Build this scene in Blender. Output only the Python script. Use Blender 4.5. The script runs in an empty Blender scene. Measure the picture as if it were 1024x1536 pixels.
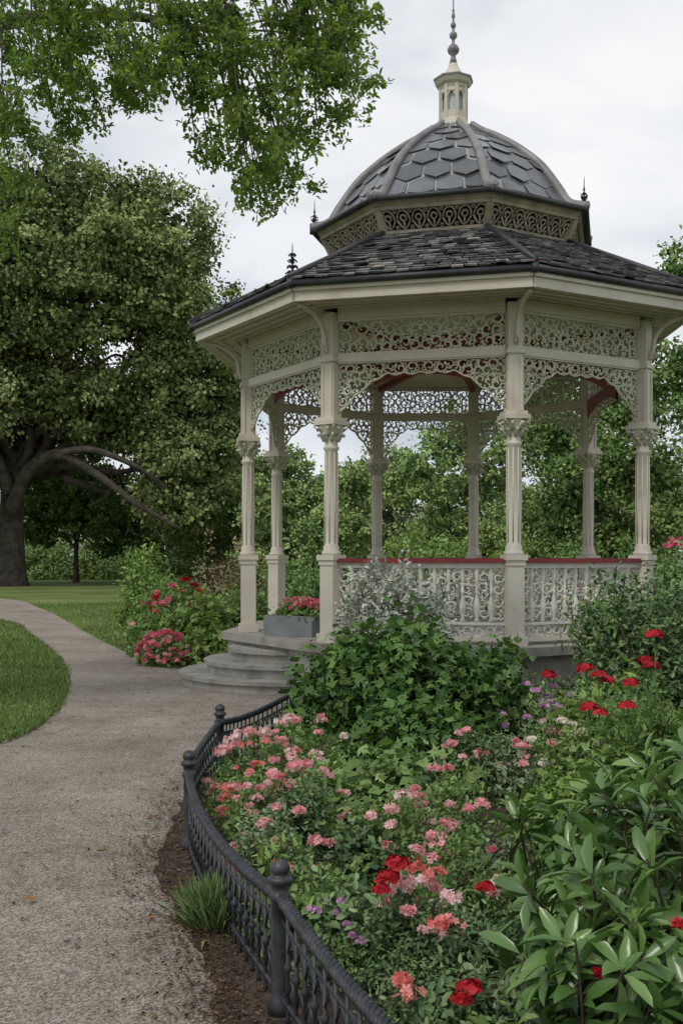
import bpy, math, random
import numpy as np
from mathutils import Vector
rng=np.random.default_rng(11); random.seed(5)
sc=bpy.context.scene
sc.view_settings.view_transform='Standard'; sc.view_settings.look='None'; sc.view_settings.exposure=0

# ------------------------------------------------------------ materials
def newmat(name):
    m=bpy.data.materials.new(name); m.use_nodes=True
    nt=m.node_tree; nt.nodes.clear()
    out=nt.nodes.new('ShaderNodeOutputMaterial')
    return m,nt,out
def N(nt,t,**kw):
    n=nt.nodes.new(t)
    for k,v in kw.items(): setattr(n,k,v)
    return n
def ramp(nt,stops):
    r=N(nt,'ShaderNodeValToRGB'); e=r.color_ramp.elements
    while len(e)<len(stops): e.new(.5)
    for el,(p,c) in zip(e,stops): el.position=p; el.color=(*c,1)
    return r
def noise(nt,scale,detail=4,rough=.55,vec=None):
    n=N(nt,'ShaderNodeTexNoise'); n.inputs['Scale'].default_value=scale; n.inputs['Detail'].default_value=detail; n.inputs['Roughness'].default_value=rough
    if vec is None:
        tc=N(nt,'ShaderNodeTexCoord'); vec=tc.outputs['Object']
    nt.links.new(vec,n.inputs['Vector']); return n
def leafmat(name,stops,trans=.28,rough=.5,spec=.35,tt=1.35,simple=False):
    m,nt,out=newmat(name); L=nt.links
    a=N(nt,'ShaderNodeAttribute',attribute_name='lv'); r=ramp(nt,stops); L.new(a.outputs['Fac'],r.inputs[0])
    if simple:
        d=N(nt,'ShaderNodeBsdfDiffuse'); L.new(r.outputs[0],d.inputs[0]); L.new(d.outputs[0],out.inputs[0]); return m
    p=N(nt,'ShaderNodeBsdfPrincipled'); p.inputs['Roughness'].default_value=rough; p.inputs['Specular IOR Level'].default_value=spec
    L.new(r.outputs[0],p.inputs['Base Color'])
    if trans<=0:
        L.new(p.outputs[0],out.inputs[0]); return m
    t=N(nt,'ShaderNodeBsdfTranslucent')
    g=N(nt,'ShaderNodeMixRGB',blend_type='MULTIPLY'); g.inputs[0].default_value=1; g.inputs[2].default_value=(tt,tt*1.05,tt*.6,1) if stops[-1][1][1]>stops[-1][1][0]*.9 else (tt,tt,tt,1)
    L.new(r.outputs[0],g.inputs[1]); L.new(g.outputs[0],t.inputs['Color'])
    mx=N(nt,'ShaderNodeMixShader'); mx.inputs[0].default_value=trans
    L.new(p.outputs[0],mx.inputs[1]); L.new(t.outputs[0],mx.inputs[2]); L.new(mx.outputs[0],out.inputs[0]); return m
def surfmat(name,stops,scale=3,detail=6,rough=.6,bump=.2,bscale=40,attr=False,spec=.4,stops2=None,scale2=60,mix2=.4,metal=0,bdist=.01):
    m,nt,out=newmat(name); L=nt.links
    p=N(nt,'ShaderNodeBsdfPrincipled'); p.inputs['Roughness'].default_value=rough; p.inputs['Specular IOR Level'].default_value=spec; p.inputs['Metallic'].default_value=metal
    r=ramp(nt,stops)
    n=noise(nt,scale,detail)
    if attr:
        a=N(nt,'ShaderNodeAttribute',attribute_name='lv')
        mm=N(nt,'ShaderNodeMath',operation='MULTIPLY_ADD'); mm.inputs[1].default_value=.45; 
        ad=N(nt,'ShaderNodeMath',operation='MULTIPLY_ADD'); ad.inputs[1].default_value=.6
        L.new(a.outputs['Fac'],ad.inputs[0]); L.new(n.outputs['Fac'],mm.inputs[0]); mm.inputs[2].default_value=0; L.new(mm.outputs[0],ad.inputs[2]); L.new(ad.outputs[0],r.inputs[0])
    else: L.new(n.outputs['Fac'],r.inputs[0])
    col=r.outputs[0]
    if stops2:
        n2=noise(nt,scale2,3,.7); r2=ramp(nt,stops2); L.new(n2.outputs['Fac'],r2.inputs[0])
        mx=N(nt,'ShaderNodeMixRGB',blend_type='OVERLAY'); mx.inputs[0].default_value=mix2; L.new(col,mx.inputs[1]); L.new(r2.outputs[0],mx.inputs[2]); col=mx.outputs[0]
    L.new(col,p.inputs['Base Color'])
    if bump>0:
        nb=noise(nt,bscale,5,.65); b=N(nt,'ShaderNodeBump'); b.inputs['Strength'].default_value=bump; b.inputs['Distance'].default_value=bdist
        L.new(nb.outputs['Fac'],b.inputs['Height']); L.new(b.outputs[0],p.inputs['Normal'])
    L.new(p.outputs[0],out.inputs[0]); return m

M={}
M['cream']=surfmat('cream_paint',[(.2,(.42,.375,.29)),(.4,(.575,.53,.44)),(.7,(.63,.59,.505))],scale=3,rough=.5,bump=.15,bscale=25,stops2=[(.3,(.42,.42,.40)),(.6,(.5,.5,.5))],scale2=20,mix2=.5)
M['lace']=surfmat('lace_paint',[(.3,(.42,.42,.30)),(.6,(.58,.58,.455))],scale=4,rough=.55,bump=.0)
M['white']=surfmat('white_paint',[(.3,(.54,.51,.43)),(.6,(.71,.69,.61))],scale=6,rough=.5,bump=.0)
M['bronze']=surfmat('weathered_drum_paint',[(.3,(.21,.175,.125)),(.65,(.40,.35,.26))],scale=5,rough=.6,bump=.2)
M['darkcore']=surfmat('dark_recess',[(.3,(.02,.02,.02)),(.7,(.05,.045,.04))],scale=5,rough=.8)  # near-black core behind the drum frieze openings
M['red']=surfmat('red_paint',[(.3,(.15,.018,.02)),(.7,(.24,.032,.034))],scale=6,rough=.45,bump=.1)
M['ceil']=surfmat('ceiling_paint',[(.3,(.52,.45,.35)),(.7,(.64,.58,.47))],scale=2,rough=.6)
M['slate']=surfmat('slate',[(.2,(.028,.03,.034)),(.44,(.08,.082,.088)),(.60,(.155,.152,.15)),(.80,(.34,.305,.27))],scale=14,rough=.48,bump=.5,bscale=50,attr=True,spec=.5)
M['scale']=surfmat('dome_slate',[(.2,(.06,.064,.072)),(.6,(.12,.127,.14)),(.9,(.21,.216,.228))],scale=5,rough=.24,bump=.4,bscale=7,attr=True,spec=.7)
M['seam']=surfmat('dome_lead_sky_sheen',[(.3,(.24,.245,.25)),(.7,(.46,.47,.48))],scale=6,rough=.4,bump=.2)  # lead seams, coloured pale to stand in for reflected sky
M['lead']=surfmat('lead_flashing',[(.3,(.15,.15,.148)),(.7,(.27,.27,.265))],scale=6,rough=.42,bump=.2)
M['gutter']=surfmat('gutter_iron',[(.3,(.02,.022,.024)),(.7,(.045,.047,.052))],scale=6,rough=.45)
M['iron']=surfmat('fence_iron',[(.3,(.02,.022,.027)),(.62,(.05,.054,.062)),(.75,(.09,.075,.06))],scale=18,rough=.45,bump=.4,bscale=80,spec=.5,metal=.2,bdist=.004)
M['stone']=surfmat('step_stone',[(.25,(.19,.175,.15)),(.5,(.33,.31,.275)),(.75,(.43,.41,.37))],scale=4,rough=.8,bump=.5,bscale=40,stops2=[(.35,(.3,.3,.3)),(.65,(.6,.6,.6))],mix2=.6)
M['glass']=surfmat('lantern_glass',[(.3,(.45,.5,.55)),(.7,(.55,.6,.65))],rough=.1,spec=.8,bump=0)
M['bluebox']=surfmat('planter_grey',[(.3,(.15,.17,.18)),(.7,(.21,.23,.24))],scale=5,rough=.6,bump=.15)
M['bark']=surfmat('bark',[(.3,(.03,.025,.02)),(.7,(.11,.09,.07))],scale=3,rough=.95,bump=1,bscale=6,bdist=.08)
M['twig']=surfmat('twig',[(.3,(.03,.022,.015)),(.7,(.08,.06,.04))],scale=6,rough=.9)
M['soil']=surfmat('soil',[(.3,(.035,.026,.018)),(.5,(.075,.055,.04)),(.72,(.14,.105,.078))],scale=14,rough=.95,bump=1,bscale=45,bdist=.03)
M['litter']=leafmat('litter',[(0,(.035,.025,.016)),(.5,(.12,.08,.05)),(.9,(.24,.15,.08)),(1,(.38,.13,.03))],simple=True)

def pathmat():
    m,nt,out=newmat('gravel_path'); L=nt.links
    tc=N(nt,'ShaderNodeTexCoord')
    p=N(nt,'ShaderNodeBsdfPrincipled'); p.inputs['Roughness'].default_value=.9; p.inputs['Specular IOR Level'].default_value=.2
    n1=noise(nt,.8,5,.6,tc.outputs['Object']); r1=ramp(nt,[(.3,(.195,.170,.146)),(.5,(.268,.238,.209)),(.7,(.325,.296,.266))]); L.new(n1.outputs['Fac'],r1.inputs[0])
    v=N(nt,'ShaderNodeTexVoronoi'); v.inputs['Scale'].default_value=120; L.new(tc.outputs['Object'],v.inputs['Vector'])
    bw=N(nt,'ShaderNodeRGBToBW'); L.new(v.outputs['Color'],bw.inputs[0])
    r2=ramp(nt,[(.2,(.16,.15,.14)),(.5,(.47,.465,.46)),(.8,(.86,.84,.80))]); L.new(bw.outputs[0],r2.inputs[0])
    mx=N(nt,'ShaderNodeMixRGB',blend_type='OVERLAY'); mx.inputs[0].default_value=.72; L.new(r1.outputs[0],mx.inputs[1]); L.new(r2.outputs[0],mx.inputs[2])
    n3=noise(nt,5,8,.8,tc.outputs['Object']); r3=ramp(nt,[(.36,(.34,.325,.30)),(.58,(.53,.527,.52))]); L.new(n3.outputs['Fac'],r3.inputs[0])
    m2=N(nt,'ShaderNodeMixRGB',blend_type='OVERLAY'); m2.inputs[0].default_value=.75; L.new(mx.outputs[0],m2.inputs[1]); L.new(r3.outputs[0],m2.inputs[2])
    L.new(m2.outputs[0],p.inputs['Base Color'])
    b=N(nt,'ShaderNodeBump'); b.inputs['Strength'].default_value=.55; b.inputs['Distance'].default_value=.005
    L.new(v.outputs['Distance'],b.inputs['Height']); 
    b2=N(nt,'ShaderNodeBump'); b2.inputs['Strength'].default_value=.4; b2.inputs['Distance'].default_value=.015; L.new(n3.outputs['Fac'],b2.inputs['Height']); L.new(b.outputs[0],b2.inputs['Normal'])
    L.new(b2.outputs[0],p.inputs['Normal']); L.new(p.outputs[0],out.inputs[0]); return m
M['path']=pathmat()
M['ground']=surfmat('lawn_ground',[(.3,(.085,.118,.034)),(.5,(.13,.170,.052)),(.7,(.19,.222,.085))],scale=.35,detail=8,rough=.95,bump=.8,bscale=30,spec=.1,stops2=[(.3,(.3,.3,.3)),(.7,(.7,.7,.65))],scale2=25,mix2=.6,bdist=.03)
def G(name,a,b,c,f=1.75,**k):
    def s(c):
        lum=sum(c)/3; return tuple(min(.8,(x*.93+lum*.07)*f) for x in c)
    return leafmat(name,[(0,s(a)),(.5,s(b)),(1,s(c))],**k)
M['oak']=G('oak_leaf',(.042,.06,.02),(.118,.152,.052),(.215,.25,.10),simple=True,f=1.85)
M['overleaf']=G('overhead_leaf',(.035,.065,.014),(.09,.145,.028),(.17,.24,.05),trans=.5,tt=1.6,f=1.6)
M['bgdark']=G('bg_leaf_dark',(.028,.05,.016),(.07,.115,.034),(.15,.20,.06),simple=True,f=1.85)
M['bglight']=G('bg_leaf_light',(.055,.09,.03),(.145,.205,.07),(.25,.325,.12),simple=True,f=1.95)
M['bgmid']=G('bg_leaf_mid',(.035,.065,.022),(.10,.155,.048),(.19,.255,.08),simple=True,f=1.85)
M['bghaze']=G('bg_leaf_haze',(.075,.10,.05),(.155,.20,.095),(.24,.285,.14),simple=True,f=1.7)  # paler, greyer green paints distance haze into the leaf colour
M['shrub']=G('shrub_leaf',(.026,.054,.016),(.08,.138,.034),(.165,.23,.07),trans=.2,f=1.85)
M['shrubd']=G('shrub_leaf_dark',(.022,.045,.017),(.058,.10,.034),(.125,.18,.066),trans=0,f=1.85)
M['sage']=G('sage_leaf',(.05,.075,.035),(.125,.165,.085),(.22,.265,.15),trans=0,f=1.6)
M['maple']=G('big_shrub_leaf',(.020,.052,.012),(.05,.108,.022),(.115,.19,.04),trans=.2,f=1.65)
M['lime']=G('lime_leaf',(.06,.11,.022),(.125,.20,.04),(.22,.30,.08),trans=.2,f=1.5)
M['silver']=G('silver_leaf',(.20,.235,.16),(.40,.43,.34),(.7,.7,.62),f=1.15,trans=0)
M['rhodo']=G('rhodo_leaf',(.026,.058,.014),(.062,.125,.026),(.125,.205,.05),rough=.30,spec=.6,trans=.15,f=1.55)
M['grass']=G('grass_blade',(.06,.09,.026),(.10,.15,.042),(.17,.222,.075),f=1.5,simple=True)
M['tuft']=G('tuft_blade',(.045,.08,.025),(.095,.145,.048),(.16,.21,.08),f=1.5,simple=True)
M['pink']=G('pink_petal',(.60,.16,.19),(.82,.36,.38),(.92,.66,.64),f=1,trans=.25)
M['hotpink']=G('hotpink_petal',(.5,.05,.12),(.72,.13,.21),(.82,.34,.38),f=1,trans=.25)
M['redp']=G('red_petal',(.20,.002,.006),(.42,.006,.014),(.60,.02,.035),f=1,trans=.15,tt=1.0,spec=.15)
M['purple']=G('purple_petal',(.35,.12,.35),(.55,.25,.5),(.7,.45,.65),f=1,trans=.25)
M['whitep']=G('white_petal',(.6,.5,.46),(.78,.70,.66),(.85,.83,.8),f=1,trans=.25)
M['coral']=G('coral_petal',(.6,.10,.09),(.78,.22,.19),(.87,.45,.40),f=1,trans=.25)
M['rust']=G('rust_leaf',(.09,.055,.03),(.18,.145,.07),(.25,.24,.11),f=1.2,trans=0)

# ------------------------------------------------------------ mesh helpers
def link(o,parent=None):
    sc.collection.objects.link(o)
    if parent: o.parent=parent
    return o
def empty(name):
    o=bpy.data.objects.new(name,None); return link(o)
class MB:
    def __init__(s): s.V=[];s.F=[];s.S=[];s.n=0
    def add(s,V,F,sm=False):
        s.V.extend([tuple(map(float,v)) for v in V]); s.F.extend([tuple(i+s.n for i in f) for f in F]); s.S.extend([sm]*len(F)); s.n+=len(V)
    def box(s,c,d,rz=0):
        ca,sa=math.cos(rz),math.sin(rz); V=[]
        for z in(-.5,.5):
            for x,y in((-.5,-.5),(.5,-.5),(.5,.5),(-.5,.5)):
                X,Y=x*d[0],y*d[1]; V.append((c[0]+X*ca-Y*sa,c[1]+X*sa+Y*ca,c[2]+z*d[2]))
        s.add(V,[(3,2,1,0),(4,5,6,7),(0,1,5,4),(1,2,6,5),(2,3,7,6),(3,0,4,7)])
    def beam(s,p0,p1,w,h):
        p0=np.array(p0,float);p1=np.array(p1,float);t=p1-p0;t/=np.linalg.norm(t)
        sd=np.cross(t,(0,0,1));sd/=np.linalg.norm(sd);up=np.cross(sd,t);V=[]
        for p in(p0,p1):
            for a,b in((-1,-1),(1,-1),(1,1),(-1,1)): V.append(p+sd*a*w/2+up*b*h/2)
        s.add(V,[(3,2,1,0),(4,5,6,7),(0,1,5,4),(1,2,6,5),(2,3,7,6),(3,0,4,7)])
    def prism(s,poly,z0,z1):
        n=len(poly); V=[(x,y,z0) for x,y in poly]+[(x,y,z1) for x,y in poly]
        F=[tuple(range(n,2*n)),tuple(range(n-1,-1,-1))]+[(i,(i+1)%n,n+(i+1)%n,n+i) for i in range(n)]
        s.add(V,F)
    def tube(s,pts,r,n=4,ref=(.31,.17,.93),closed=False,sm=True):
        P=np.array(pts,float);m=len(P)
        if closed: T=np.roll(P,-1,0)-np.roll(P,1,0)
        else: T=np.gradient(P,axis=0)
        T/=np.linalg.norm(T,axis=1)[:,None]+1e-9
        A=np.cross(T,np.array(ref,float));A/=np.linalg.norm(A,axis=1)[:,None]+1e-9;B=np.cross(A,T)
        R=np.broadcast_to(np.array(r,float),(m,))
        an=np.arange(n)*2*math.pi/n+math.pi/4
        V=(P[:,None]+R[:,None,None]*(np.cos(an)[None,:,None]*A[:,None]+np.sin(an)[None,:,None]*B[:,None])).reshape(-1,3)
        F=[]
        for i in range(m if closed else m-1):
            j=(i+1)%m
            for k in range(n):
                l=(k+1)%n; F.append((i*n+k,i*n+l,j*n+l,j*n+k))
        if not closed: F+= [tuple(range(n-1,-1,-1)),tuple((m-1)*n+k for k in range(n))]
        s.add(V,F,sm)
    def lathe(s,prof,c,n=12,rot=0,sm=True):
        V=[];F=[]
        for r,z in prof:
            for k in range(n):
                a=rot+2*math.pi*k/n; V.append((c[0]+r*math.cos(a),c[1]+r*math.sin(a),c[2]+z))
        for i in range(len(prof)-1):
            for k in range(n):
                l=(k+1)%n; F.append((i*n+k,i*n+l,(i+1)*n+l,(i+1)*n+k))
        F+=[tuple(range(n-1,-1,-1)),tuple((len(prof)-1)*n+k for k in range(n))]
        s.add(V,F,sm)
    def obj(s,name,mat,parent=None,lv=None):
        me=bpy.data.meshes.new(name); me.from_pydata(s.V,[],s.F); me.polygons.foreach_set('use_smooth',s.S)
        if lv is not None:
            a=me.attributes.new('lv','FLOAT','POINT'); a.data.foreach_set('value',np.array(lv,dtype=np.float32))
        me.materials.append(mat); me.update()
        return link(bpy.data.objects.new(name,me),parent)

def npmesh(name,V,F,lv,mat,parent=None,smooth=False):
    V=np.ascontiguousarray(V,dtype=np.float32);F=np.ascontiguousarray(F,dtype=np.int32)
    me=bpy.data.meshes.new(name); me.vertices.add(len(V)); me.vertices.foreach_set('co',V.ravel())
    me.loops.add(F.size); me.loops.foreach_set('vertex_index',F.ravel())
    me.polygons.add(len(F)); me.polygons.foreach_set('loop_start',np.arange(len(F),dtype=np.int32)*4)
    if smooth: me.polygons.foreach_set('use_smooth',np.ones(len(F),dtype=bool))
    a=me.attributes.new('lv','FLOAT','POINT'); a.data.foreach_set('value',np.ascontiguousarray(lv,dtype=np.float32))
    me.materials.append(mat); me.update(calc_edges=True); me.validate()
    return link(bpy.data.objects.new(name,me),parent)

T_DIA=(np.array([(0,0,0),(.5,.28,.06),(1,0,-.05),(.5,-.28,.06)]),np.array([(0,1,2,3)]))
T_FAT=(np.array([(0,0,0),(.45,.36,.08),(1,0,-.05),(.55,-.36,.08)]),np.array([(0,1,2,3)]))
T_LEAF=(np.array([(0,0,0),(.3,.23,.07),(.72,.17,.03),(1,0,-.1),(.72,-.17,.03),(.3,-.23,.07)]),np.array([(0,3,2,1),(0,5,4,3)]))
T_RH=(np.array([(0,0,0),(.5,0,.02),(1,0,-.12),(.22,.10,.05),(.55,.165,.06),(.85,.10,-.02),(.22,-.10,.05),(.55,-.165,.06),(.85,-.10,-.02)]),
      np.array([(0,1,4,3),(1,2,5,4),(0,6,7,1),(1,7,8,2)]))
T_RHN=(T_RH[0]*np.array((1,.95,1.25)),T_RH[1])
T_LOBE=(np.array([(0,0,0),(.42,.12,.03),(.35,.5,.0),(.12,.22,.03),(.6,.3,-.05),(.62,.1,.0),(1,0,-.12),(.62,-.1,0),(.6,-.3,-.05),(.42,-.12,.03),(.35,-.5,0),(.12,-.22,.03),(.45,0,0)]),
        np.array([(0,12,2,3),(12,1,4,2),(12,6,5,4),(12,8,7,6),(12,10,9,8),(0,11,10,12)]))
def flo():
    V=[];F=[]
    for k in range(5):
        a=k*2*math.pi/5
        for x,y,z in((0.02,0,0),(.6,.34,.2),(1,0,.22),(.6,-.34,.2)):
            V.append((x*math.cos(a)-y*math.sin(a),x*math.sin(a)+y*math.cos(a),z))
        F.append(tuple(range(4*k,4*k+4)))
    return np.array(V),np.array(F)
T_FLO=flo()
def unit(a): return a/(np.linalg.norm(a,axis=1)[:,None]+1e-9)
def rdir(n): return unit(rng.normal(size=(n,3)))
class Leaves:
    def __init__(s): s.V=[];s.F=[];s.L=[];s.n=0
    def add(s,T,P,X,Z,S,lv):
        TV,TF=T; X=unit(X); Y=unit(np.cross(Z,X)); Z=np.cross(X,Y); S=np.broadcast_to(np.asarray(S,float),(len(P),))
        V=P[:,None]+S[:,None,None]*(TV[None,:,0,None]*X[:,None]+TV[None,:,1,None]*Y[:,None]+TV[None,:,2,None]*Z[:,None])
        k=len(TV); F=(TF[None]+ (np.arange(len(P))*k)[:,None,None]).reshape(-1,4)+s.n
        s.V.append(V.reshape(-1,3)); s.F.append(F); s.L.append(np.repeat(np.clip(lv,0,1),k)); s.n+=len(P)*k
    def obj(s,name,mat,parent=None,smooth=False):
        return npmesh(name,np.concatenate(s.V),np.concatenate(s.F),np.concatenate(s.L),mat,parent,smooth)

def crown(L,blobs,n,size,clump=.6,T=T_FAT,per=60,shell=.55,droop=.2,core=.06,sat=4):
    B0=np.array(blobs,float); B=[B0]
    for k in range(sat):
        D=rdir(len(B0)); D[:,2]=D[:,2]*.8+.1; q=B0.copy(); q[:,:3]+=D*B0[:,3:6]*.82; q[:,3:6]*=rng.uniform(.3,.5,(len(B0),1)); B.append(q)
    B=np.concatenate(B); w=(B[:,3]*B[:,4]+B[:,5]*B[:,3]); w/=w.sum()
    nc=max(1,n//per); bi=rng.choice(len(B),nc,p=w)
    D=rdir(nc); rad=shell+(1.03-shell)*rng.random(nc)**.6
    C=B[bi,:3]+D*B[bi,3:6]*rad[:,None]
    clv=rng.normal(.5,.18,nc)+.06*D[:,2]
    ci=np.repeat(np.arange(nc),per); m=len(ci)
    cs=clump*(.5+.9*rng.random(nc))
    off=rng.normal(size=(m,3))*np.array((1,1,.6))*cs[ci][:,None]*.5
    P=C[ci]+off
    Z=unit(D[ci]*.55+rdir(m)*.9+np.array((0,0,.45)))
    X=rdir(m)+D[ci]*.4+np.array((0,0,-droop))
    L.add(T,P,X,Z,size*(.6+.8*rng.random(m)),clv[ci]+rng.normal(0,.13,m))
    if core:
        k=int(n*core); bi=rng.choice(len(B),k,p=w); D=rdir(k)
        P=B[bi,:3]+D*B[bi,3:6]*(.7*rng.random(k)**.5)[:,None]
        L.add(T,P,rdir(k),D+rdir(k)*.5,size*2.6*(.6+.6*rng.random(k)),rng.normal(.2,.1,k))  # inner leaves coloured dark, painting shade into the crown
def mound(L,c,r,h,n,size,T=T_LEAF,z0=0,up=.4,lvm=.5,lump=.18,shell=.55,per=14,core=.12):
    nc=max(3,n//per); D=rdir(nc); D[:,2]=np.abs(D[:,2])*1.1-.1; D=unit(D)
    ph=rng.random(3)*6
    l=1+lump*np.sin(D[:,0]*5+ph[0])*np.cos(D[:,1]*4+ph[1])+lump*.6*np.sin(D[:,2]*7+ph[2])
    rad=(shell+(1-shell)*rng.random(nc)**.5)*l
    C=np.array((c[0],c[1],z0))+D*np.array((r,r,h))*rad[:,None]
    ci=np.repeat(np.arange(nc),per);m=len(ci)
    P=C[ci]+rng.normal(size=(m,3))*size*.8
    P[:,2]=np.maximum(P[:,2],.01)
    Z=unit(D[ci]*.7+rdir(m)*.6+np.array((0,0,up)))
    X=rdir(m)+D[ci]*.5
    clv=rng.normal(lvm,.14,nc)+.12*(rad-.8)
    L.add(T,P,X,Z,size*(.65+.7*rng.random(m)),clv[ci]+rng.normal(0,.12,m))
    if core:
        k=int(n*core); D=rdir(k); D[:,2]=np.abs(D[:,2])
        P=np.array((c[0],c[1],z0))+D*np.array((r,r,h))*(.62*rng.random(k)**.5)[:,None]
        L.add(T_FAT,P,rdir(k),D+rdir(k)*.5,size*1.9,rng.normal(.15,.1,k))  # dark leaf colour inside stands in for the mound's inner shade
def heads(L,pts,r,nf,fs,squash=.6,lvm=.5):
    for p in pts:
        D=rdir(nf); D[:,2]=np.abs(D[:,2]); D=unit(D+np.array((0,-.15,0)))
        rr=r*(.55+.85*rng.random())
        P=np.array(p)+D*np.array((rr,rr,rr*squash))*(.5+.5*rng.random(nf))[:,None]
        L.add(T_FLO,P,rdir(nf),unit(D+rdir(nf)*.35),fs*(.7+.6*rng.random(nf)),rng.normal(lvm,.2)+rng.normal(0,.16,nf))
def roses(L,pts,r):
    for p in pts:
        n=46; t=rng.random(n); a=rng.random(n)*6.283
        tilt=.25+1.1*t
        D=np.stack([np.cos(a)*np.sin(tilt),np.sin(a)*np.sin(tilt),np.cos(tilt)],1)
        rr=r*(.8+.35*rng.random())
        P=np.array(p)+D*(rr*(.35+.5*t))[:,None]
        Z=unit(D*.9+rdir(n)*.25-np.stack([np.cos(a),np.sin(a),0*a],1)*.2)
        X=unit(np.stack([-np.sin(a),np.cos(a),0*a+.3],1)+rdir(n)*.5)
        L.add((T_RH[0]*np.array((1,2.4,2.2))-np.array((.5,0,0)),T_RH[1]),P,X,Z,rr*(.7+.4*rng.random(n)),rng.normal(.45,.1)+rng.normal(0,.2,n)+.15*t)
def cat(pts,k=8,closed=False):
    P=np.array(pts,float);n=len(P);o=[]
    for i in range(n if closed else n-1):
        if closed: a,b,c,d=P[i-1],P[i],P[(i+1)%n],P[(i+2)%n]
        else: a,b,c,d=P[max(i-1,0)],P[i],P[i+1],P[min(i+2,n-1)]
        for j in range(k):
            t=j/k; o.append(.5*((2*b)+(-a+c)*t+(2*a-5*b+4*c-d)*t*t+(-a+3*b-3*c+d)*t**3))
    if not closed:o.append(P[-1])
    return np.array(o)

# ------------------------------------------------------------ ground, path, soil
def sheet(name,poly,z,mat):
    me=bpy.data.meshes.new(name); me.from_pydata([(x,y,z) for x,y in poly],[],[tuple(range(len(poly)))]); me.materials.append(mat); me.update()
    return link(bpy.data.objects.new(name,me))
sheet('ground',[(-600,-300),(600,-300),(600,900),(-600,900)],0,M['ground'])
right=[(.75,0),(.42,1.3),(.1,2.3),(-.34,3.4),(-.52,4.1),(-.74,4.75),(-.97,5.6),(-1.02,6.6),(-1.0,7.6),(-.78,8.8),(-.45,9.6),(-.2,10.4),(-.12,11.6),(-.2,12.6)]
R1=cat(right,8)
R1[:,0]+=rng.normal(0,.018,len(R1))
far=[(-1.7,14.6),(-2.1,15.0),(-2.6,15.3),(-3.06,16.4),(-4.96,21.2),(-9.4,33),(-14,42),(-30,60),(-60,85)]
left=[(-70,75),(-27,43),(-13,31),(-8.4,26.2),(-6.57,22.1),(-4.6,17),(-3.6,13.75),(-3.1,11.56),(-2.9,10),(-2.95,9.1),(-3.5,7.6),(-5,5.6),(-8,3.5),(-14,1)]
FA=cat(far,8); LE=cat(left,8)
pp=np.concatenate([R1,FA,LE,[(-14,-6),(3,-6)]])
sheet('path',pp,.004,M['path'])
bed=np.concatenate([R1,[(-.3,14),(-1.6,14.7)],FA[8:20],[(-2.6,18.5),(0,20),(9,19),(9,-1)]])
sheet('soil_bed',bed,.008,M['soil'])

def inpoly(P,poly):
    x,y=P[:,0],P[:,1]; c=np.zeros(len(P),bool); q=np.array(poly); j=len(q)-1
    for i in range(len(q)):
        xi,yi=q[i];xj,yj=q[j]
        hit=((yi>y)!=(yj>y))&(x<(xj-xi)*(y-yi)/(yj-yi+1e-12)+xi); c^=hit; j=i
    return c
T_B=(np.array([(0,-.11,0),(.6,-.07,.08),(1,0,.25),(.5,.1,.06)]),np.array([(0,1,2,3)]))
def blades(L,P,h,lvm=.5,lean=.5):
    n=len(P); X=rng.normal(size=(n,3))*lean; X[:,2]=1; L.add(T_B,P,X,rdir(n),h*(.6+.8*rng.random(n)),lvm+rng.normal(0,.18,n))
gl=Leaves()
def region(n,x0,x1,y0,y1,pw=1.0):
    P=np.stack([x0+(x1-x0)*rng.random(n),y0+(y1-y0)*rng.random(n)**pw,np.zeros(n)],1)
    return P[~inpoly(P,pp)&~inpoly(P,bed)]
pg=region(130000,-9,-2.8,7.5,20,1.3)
blades(gl,pg,.055,lvm=.5+.15*np.sin(pg[:,0]*2.1+np.sin(pg[:,1]*1.3)*2)*np.cos(pg[:,1]*1.7))
pg=region(50000,-12,-2.2,15,36,1.2)
blades(gl,pg,.075,lvm=.5+.15*np.sin(pg[:,0]*1.1+np.sin(pg[:,1]*.8)*2))
# ragged fringe over the path edge
dd_=LE[20:88]; k_=rng.integers(0,len(dd_)-1,9000); t_=rng.random(9000)[:,None]; q_=dd_[k_]*(1-t_)+dd_[k_+1]*t_
P=np.concatenate([q_+rng.normal(0,.035,(9000,2)),np.zeros((9000,1))],1); blades(gl,P,.06,lean=.8)
gl.obj('lawn_grass',M['grass'])
# ------------------------------------------------------------ bandstand
bs=empty('bandstand')
CX,CY=1.545,14.67
cols=[(1.935,11.925),(3.655,12.89),(3.72,16.0),(2.19,17.6),(.587,17.6),(-1.0,16.4),(-1.25,14.235),(-.12,12.45)]
cols=[np.array(c) for c in cols]; C0=np.array((CX,CY))
dirs=[(c-C0)/np.linalg.norm(c-C0) for c in cols]
eav=[c+d*.705 for c,d in zip(cols,dirs)]
FL=.60
st=MB()
st.prism([tuple(c+d*.36) for c,d in zip(cols,dirs)],FL-.1,FL)
st.prism([tuple(c+d*.27) for c,d in zip(cols,dirs)],0,FL-.1)
st.obj('stone_plinth',M['stone'],bs)
sp=MB(); SX,SY=-.56,13.68
for r,z0,z1 in((1.52,0,.15),(1.20,.15,.30),(.90,.30,.45)):
    for rr,a,b in((r-.04,z0,z1-.045),(r,z1-.045,z1)):
        poly=[(SX+rr*math.cos(t),SY+rr*math.sin(t)) for t in np.linspace(0,2*math.pi,49)[:-1]]
        sp.prism(poly,a,b)
sp.obj('curved_steps',M['stone'],bs)
cm=MB();cap=MB()
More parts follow.
